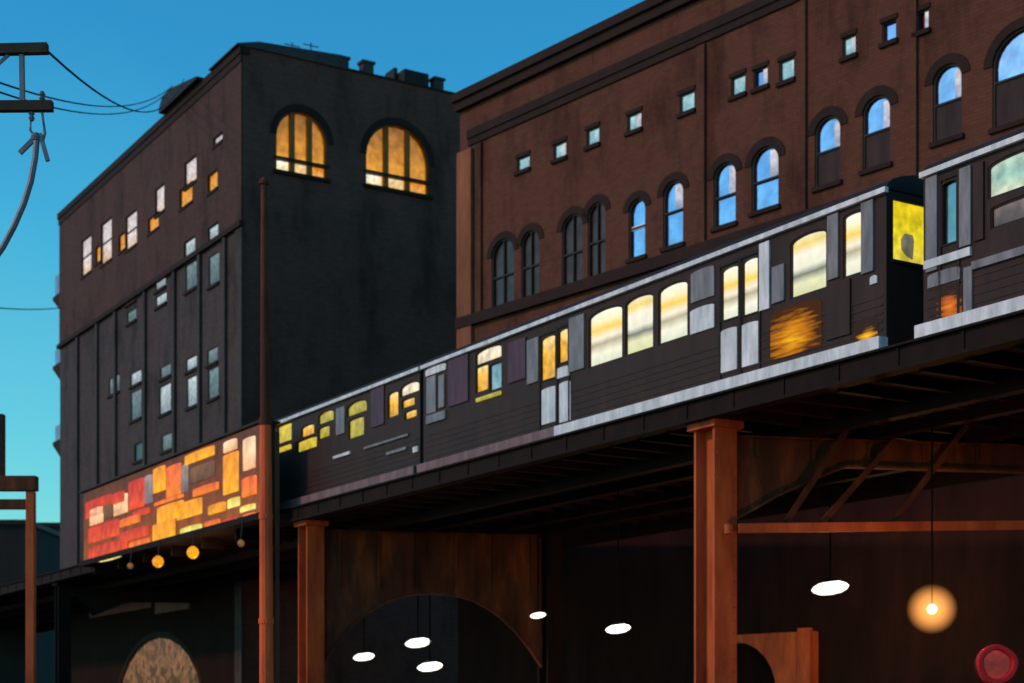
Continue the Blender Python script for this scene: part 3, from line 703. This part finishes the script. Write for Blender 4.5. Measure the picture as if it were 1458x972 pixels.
for l, r, t, b, k in signs:
    x0, x1, z0, z1 = SF.rect(l, r, t, b); x0 -= sx0; x1 -= sx0; z0 -= 8.2; z1 -= 8.2
    z1 = min(z1, Zt-.02); z0 = max(z0, .05)
    y = random.choice((-.02, -.04, -.06)) - .0
    MB().prism_xz(outline(x0, x1, z0, z1, .05), y, .02).build('signboard', M['sign_'+k], st, bevel=.03)
for px, py, rr in ((236, 800, .22), (286, 787, .22), (355, 774, .12), (196, 806, .12)):
    x, z = SF.hit(px, py); x -= sx0; z -= 8.2
    m = MB(); m.lathe([(rr*.3, -rr), (rr*.8, -rr*.6), (rr, 0), (rr*.8, rr*.6), (rr*.3, rr)], c=(x, -.3, z), k=14)
    o = m.build('globe_light', M['sign_y'] if rr > .2 else M['sign_b'], st, smooth=True)
    MB().bar((x, -.3, z+rr*.9), (x, -.22, .0), .04, .04).build('bracket', M['iron'], o)
    if rr > .2:
        ld = bpy.data.lights.new('globe_light_lamp', 'POINT'); ld.energy = 45; ld.color = (1, .5, .2); ld.shadow_soft_size = .2
        lo = bpy.data.objects.new('globe_light_lamp', ld); C.objects.link(lo); lo.parent = o; lo.location = (x, .0, z-.5)

# ================================================================== POLE IN FRONT OF THE TRAIN
Yp = 28.0
p = at(381, 972, Yp)
po = empty('steel_pole', (p.x, p.y, 0), 0, 'tall thin rust-red steel pole standing in front of the train and the corner building', 'pole')
ht = at(374, 262, Yp).z; xt = at(376, 262, Yp).x-p.x
m = MB(); m.tube([(0, 0, .3), (xt*.3, 0, ht*.3), (xt*.62, 0, ht*.62)], .145, 12, .10); m.build('shaft', M['pole_red'], po)
MB().tube([(xt*.62, 0, ht*.62+.003), (xt, 0, ht)], .09, 12, .055).build('upper_shaft', M['rust_dk'], po, 'upper shaft, coloured darker where light from below fades')  # darker colour stands for lamplight from below fading upwards
MB().lathe([(.115, -.06), (.115, .06)], c=(xt*.62, 0, ht*.62), k=14).build('joint_collar', M['rust_dk'], po)
MB().lathe([(.28, 0), (.28, .2), (.2, .32), (.17, .6)], k=16).build('base', M['iron'], po)
MB().lathe([(.085, 0), (.09, .05), (.03, .12)], c=(xt, 0, ht), k=12).build('cap', M['rust_dk'], po)
for z in (3.2, 5.0): MB().lathe([(.165-.008*z, 0), (.165-.008*z, .09)], c=(xt*z/ht, 0, z), k=14).build('clamp_band', M['pole_red'], po)
MB().box(.13, .2, -.03, .03, .4, 6.5).build('conduit', M['rust_dk'], po)

# ================================================================== LAMPS UNDER THE VIADUCT
LG = 'white lamps hanging under the viaduct'
lamps = [(595,915,57,.46,'white oval lamp, topmost of the three close together under the viaduct'),
 (518,935,60,.40,'white oval lamp, leftmost of the lamps under the viaduct, beside the far rusty column'),
 (612,949,55,.44,'white oval lamp, lowest of the three close together under the viaduct'),
 (766,876,52,.26,'smallest and faintest white lamp, alone in the middle of the dark underpass'),
 (880,895,44,.35,'white tilted oval lamp just left of the near rusty column'),
 (1182,837,45,.52,'white oval lamp below the tie bar, right of the near rusty column')]
for px, py, Y, r, lab in lamps:
    p = at(px, py, Y)
    o = empty('hanging_lamp', tuple(p), 0, lab, 'lamp', LG)
    h = r*.36; tl = math.radians(7)
    MB().lathe([(.02, -h), (r*.55, -h*.85), (r*.87, -h*.45), (r, 0), (r*.87, h*.45), (r*.55, h*.85), (.02, h)], k=24, tilt=tl).build('lens', M['lamp_white'], o, smooth=True)
    MB().lathe([(r*.62, h*.86), (r*.5, h*1.05), (r*.3, h*1.25), (.06, h*1.4)], k=24, tilt=tl).build('shade', M['iron'], o, smooth=True)
    MB().tube([(0, 0, h*1.3), (0, 0, 8.0-p.z)], .025, 6).build('rod', M['rod'], o)
    ld = bpy.data.lights.new('lamp_light', 'POINT'); ld.energy = (420 if px == 1182 else 30)*(r/.4)/2**EXP; ld.color = (1, .5, .2); ld.shadow_soft_size = .15
    lo = bpy.data.objects.new('lamp_light', ld); C.objects.link(lo); lo.parent = o; lo.location = (0, -.1, -h-.25)
p = at(1327, 867, 33)
o = empty('halo_lamp', tuple(p), 0, 'round orange lamp in a painted halo, hanging at the lower right under the viaduct', 'lamp')
def sph(r, n=12): return [(max(.004, r*math.sin(math.pi*i/n)), -r*math.cos(math.pi*i/n)) for i in range(n+1)]
MB().lathe(sph(.10), k=20).build('bulb', M['bulb'], o, smooth=True)
MB().lathe(sph(.54, 20), k=32).build('glow_ball', M['halo'], o, smooth=True)  # glowing volume stands for the halo of light round the bulb
MB().tube([(0, 0, .12), (0, 0, 8.0-p.z)], .02, 6).build('rod', M['rod'], o)
ld = bpy.data.lights.new('lamp_light', 'POINT'); ld.energy = 300/2**EXP; ld.color = (1, .34, .09); ld.shadow_soft_size = .15
lo = bpy.data.objects.new('lamp_light', ld); C.objects.link(lo); lo.parent = o; lo.location = (0, 0, 0)

# ================================================================== RED SIGNAL
p = at(1418, 946, 25)
o = empty('red_signal', (p.x, p.y, 0), 0, 'round deep red signal light at the lower right corner below the orange lamp', 'signal light')
import cmath
def disc(r0, y0, y1, wob, n=28):
    P = [((r0*(1+wob*math.sin(3*a+1)+wob*.6*math.sin(5*a)))*math.cos(a), p.z+(r0*(1+wob*math.sin(3*a+1)+wob*.6*math.sin(5*a)))*math.sin(a)) for a in [2*math.pi*i/n for i in range(n)]]
    return P
A = disc(.31, 0, 0, .03); B = disc(.22, 0, 0, .03)
MB().ring_xz(A, B, -.12, .04).build('lens_rim', M['red_rim'], o, bevel=.02)
MB().prism_xz(B, -.04, .03).build('lens', M['red_lens'], o)
MB().prism_xz([(.27*math.cos(2*math.pi*i/24), p.z+.27*math.sin(2*math.pi*i/24)) for i in range(24)], .042, .26).build('housing', M['iron'], o, bevel=.03)
MB().tube([(0, .18, 0), (0, .18, p.z-.26)], .05, 10).build('post', M['iron'], o)

# ================================================================== UTILITY POLE, TOP LEFT
Yu = 25.0
p = at(-28, 972, Yu)
u = empty('utility_pole', (p.x, p.y, 0), 0, 'dark wooden utility pole with two crossarms reaching in at the top left', 'utility pole')
def U(px, py, dy=0): q = at(px, py, Yu+dy*0); return (q.x-p.x, dy, q.z)
MB().tube([(0, .12, 0), (0, .12, at(0, -20, Yu).z)], .16, 12, .11).build('shaft', M['wood'], u)
MB().bar(U(-110, 73), U(68, 69), .13, .15).build('crossarm', M['wood'], u)
MB().bar(U(-110, 152), U(75, 151), .13, .15).build('crossarm', M['wood'], u)
MB().bar(U(31, 78), U(32, 145), .07, .07).build('strut', M['galv'], u)
MB().bar(U(-24, 110), U(12, 78), .03, .05).build('brace', M['galv'], u)
for px in (60, 45, -60):
    m = MB(); q = U(px, 143 if px != 45 else 159); m.lathe([(.03, 0), (.05, .03), (.03, .06), (.05, .09), (.03, .14)] if px != 45 else [(.03, -.14), (.05, -.1), (.03, -.06), (.05, -.03), (.03, 0)], c=q, k=10)
    m.build('insulator', M['galv'], u)
m = MB(); m.tube([U(45, 160), U(43, 185), U(52, 198)], .022, 6); m.tube([U(60, 160), U(64, 190), U(60, 205)], .022, 6); m.bar(U(28, 218), U(50, 196), .05, .07)
m.bar(U(57, 190), U(68, 229), .06, .06); m.lathe([(.06, -.05), (.08, 0), (.05, .06)], c=U(51, 195), k=10)
m.build('cutout_switch', M['galv'], u)
def sagline(a, b, sag, n=24):
    a, b = Vector(a), Vector(b); return [tuple(a.lerp(b, i/n)-Vector((0, 0, sag*4*(i/n)*(1-i/n)))) for i in range(n+1)]
WG = 'overhead wires'
def wire(pts, lab, r=.016, grp=WG):
    o = MB().tube(pts, r, 6).build('overhead_wire', M['wire']); tag(o, lab, 'wire', grp); return o
land = LBf.hit(248, 120, -.9)
e1 = at(262, 112, 85); e2 = at(246, 122, 85.5); e3 = at(238, 132, 86)
wire(sagline(at(69, 74, Yu), e1, 1.3), 'top wire running from the end of the upper crossarm to the dark rooftop', .02)
wire(sagline(at(-90, 84, Yu), e2, .9), 'middle wire of the three going to the dark rooftop', .02)
wire(sagline(at(-90, 98, Yu), e3, .9), 'lowest of the three wires going to the dark rooftop', .02)
q0 = at(-60, 432, 60); q1 = at(88, 438, 97)
wire(sagline(q0, q1, .15, 10), 'single level wire reaching the side of the corner building at mid height', .03)
cab = [at(52, 200, Yu), at(50, 225, Yu), at(44, 258, Yu), at(34, 290, Yu), at(20, 322, Yu), at(4, 352, Yu), at(-16, 380, Yu), at(-28, 395, Yu)]
o = MB().tube([tuple(c) for c in cab], .05, 8).build('drooping_cable', M['galv']); tag(o, 'thick bluish cable drooping from the lower crossarm down to the left edge', 'cable')

# ================================================================== PORTAL FRAME, LOWER LEFT
Yg = 48.0
p = at(44, 972, Yg)
gx = empty('steel_portal', (p.x, p.y, 0), 0, 'rusty steel portal frame with two beams at the lower left edge', 'portal frame')
def G(px, py): q = at(px, py, Yg); return (q.x-p.x, 0, q.z)
a = G(38, 972)[0]; b = G(50, 972)[0]; zt = G(0, 700)[2]
MB().box(a, b, -.12, .12, 0, zt).build('post', M['rust'], gx, bevel=.015)
x2 = G(-190, 700)[0]; MB().box(x2, x2+.25, -.12, .12, 0, zt).build('post', M['rust_dk'], gx, bevel=.015)
MB().box(G(-195, 0)[0], G(53, 0)[0], -.17, .17, G(0, 699)[2]+.003, G(0, 678)[2]).build('beam', M['rust_dk'], gx, bevel=.015)
MB().box(x2+.26, a-.004, -.1, .1, G(0, 725)[2], G(0, 711)[2]).build('beam', M['rust_dk'], gx)
MB().box(G(-9, 0)[0], G(6, 0)[0], -.13, .13, G(0, 678)[2]+.003, G(0, 590)[2]).build('mast', M['iron'], gx)

# ================================================================== LOW BUILDINGS FAR LEFT
def block(px0, px1, py, Y, dep, lab, wins=True):
    a = at(px0, py, Y); b = at(px1, py, Y); w = b.x-a.x; h = a.z
    o = empty('distant_building', (a.x, Y, 0), 0, lab, 'building', 'low dark buildings at the far left')
    m = MB(); m.box(0, w, 0, dep, 0, h); m.build('wall', M['dist'], o)
    MB().box(-.2, w+.2, -.2, dep+.2, h+.003, h+.35).build('parapet', M['iron'], o)
    x = 1.5
    k = 0
    while x < w-2 and k < 14:
        MB().box(x, x+1.1, -.05, -.003, h-3.4, h-1.6).build('window', M['glass_dim'], o); x += 2.6; k += 1
M['dist'] = surf('dusky_facade', (.03, .028, .028), .9, scale=.3)
block(-160, 39, 747, 115, 12, 'dark low building at the lower left edge behind the portal frame')
block(47, 130, 750, 135, 10, 'dark low building glimpsed between the portal frame and the corner building')
block(-60, 48, 780, 170, 10, 'farthest dark low building, seen in the slot beside the portal post')

# ================================================================== LIGHT
sc_ = bpy.context.scene
w = bpy.data.worlds.new('World'); sc_.world = w; w.use_nodes = True
nt = w.node_tree; nt.nodes.clear(); N = nt.nodes; L = nt.links
out = N.new('ShaderNodeOutputWorld'); bg = N.new('ShaderNodeBackground'); L.new(bg.outputs[0], out.inputs[0])
sky = N.new('ShaderNodeTexSky'); sky.sky_type = 'NISHITA'; sky.sun_disc = False
S = Vector((-.95, -.30, 0)).normalized(); EL = math.radians(28)
sky.sun_elevation = EL; sky.sun_rotation = math.atan2(S.x, S.y)
sky.ozone_density = 3.0; sky.dust_density = .4; sky.air_density = 1.2
mx = N.new('ShaderNodeMix'); mx.data_type = 'RGBA'; mx.blend_type = 'MULTIPLY'; mx.inputs['Factor'].default_value = 1
L.new(sky.outputs[0], mx.inputs['A'])
tg = N.new('ShaderNodeTexCoord'); sp = N.new('ShaderNodeSeparateXYZ'); L.new(tg.outputs['Generated'], sp.inputs[0])
nz = N.new('ShaderNodeTexNoise'); nz.inputs['Scale'].default_value = 3.6; nz.inputs['Detail'].default_value = 5; L.new(tg.outputs['Generated'], nz.inputs['Vector'])
ma = N.new('ShaderNodeMath'); ma.operation = 'MULTIPLY_ADD'; ma.inputs[1].default_value = .34; L.new(nz.outputs['Fac'], ma.inputs[0]); L.new(sp.outputs[2], ma.inputs[2])
rr_ = ramp(nt, [(.12, (.78, 1.20, 1.10)), (.32, (.50, 1.32, 1.24)), (.43, (.30, 1.30, 1.36)), (.52, (.20, 1.10, 1.36))])
L.new(ma.outputs[0], rr_.inputs[0]); 
L.new(rr_.outputs[0], mx.inputs['B'])
L.new(mx.outputs['Result'], bg.inputs[0]); bg.inputs[1].default_value = .122
sd = bpy.data.lights.new('sun', 'SUN'); sd.energy = 1.5; sd.color = (1, .42, .26); sd.angle = math.radians(4)
so = bpy.data.objects.new('sun', sd); C.objects.link(so)
D = Vector((S.x*math.cos(EL), S.y*math.cos(EL), math.sin(EL)))
so.rotation_euler = D.to_track_quat('Z', 'Y').to_euler()

# ================================================================== CAMERA
cd = bpy.data.cameras.new('camera'); cam = bpy.data.objects.new('camera', cd); C.objects.link(cam)
cam.location = (0, 0, CAMZ); cam.rotation_euler = (math.radians(90), 0, 0)
cd.sensor_width = 36; cd.lens = 36*F/1458; cd.shift_y = (HZ-486)/1458; cd.clip_end = 4000; cd.clip_start = .1
cd.dof.use_dof = True; cd.dof.focus_distance = 22; cd.dof.aperture_fstop = 1.4
sc_.camera = cam
sc_.view_settings.view_transform = 'Standard'; sc_.view_settings.look = 'None'; sc_.view_settings.exposure = EXP; sc_.view_settings.gamma = 1
sc_.render.engine = 'CYCLES'; sc_.render.resolution_x = 1024; sc_.render.resolution_y = 683
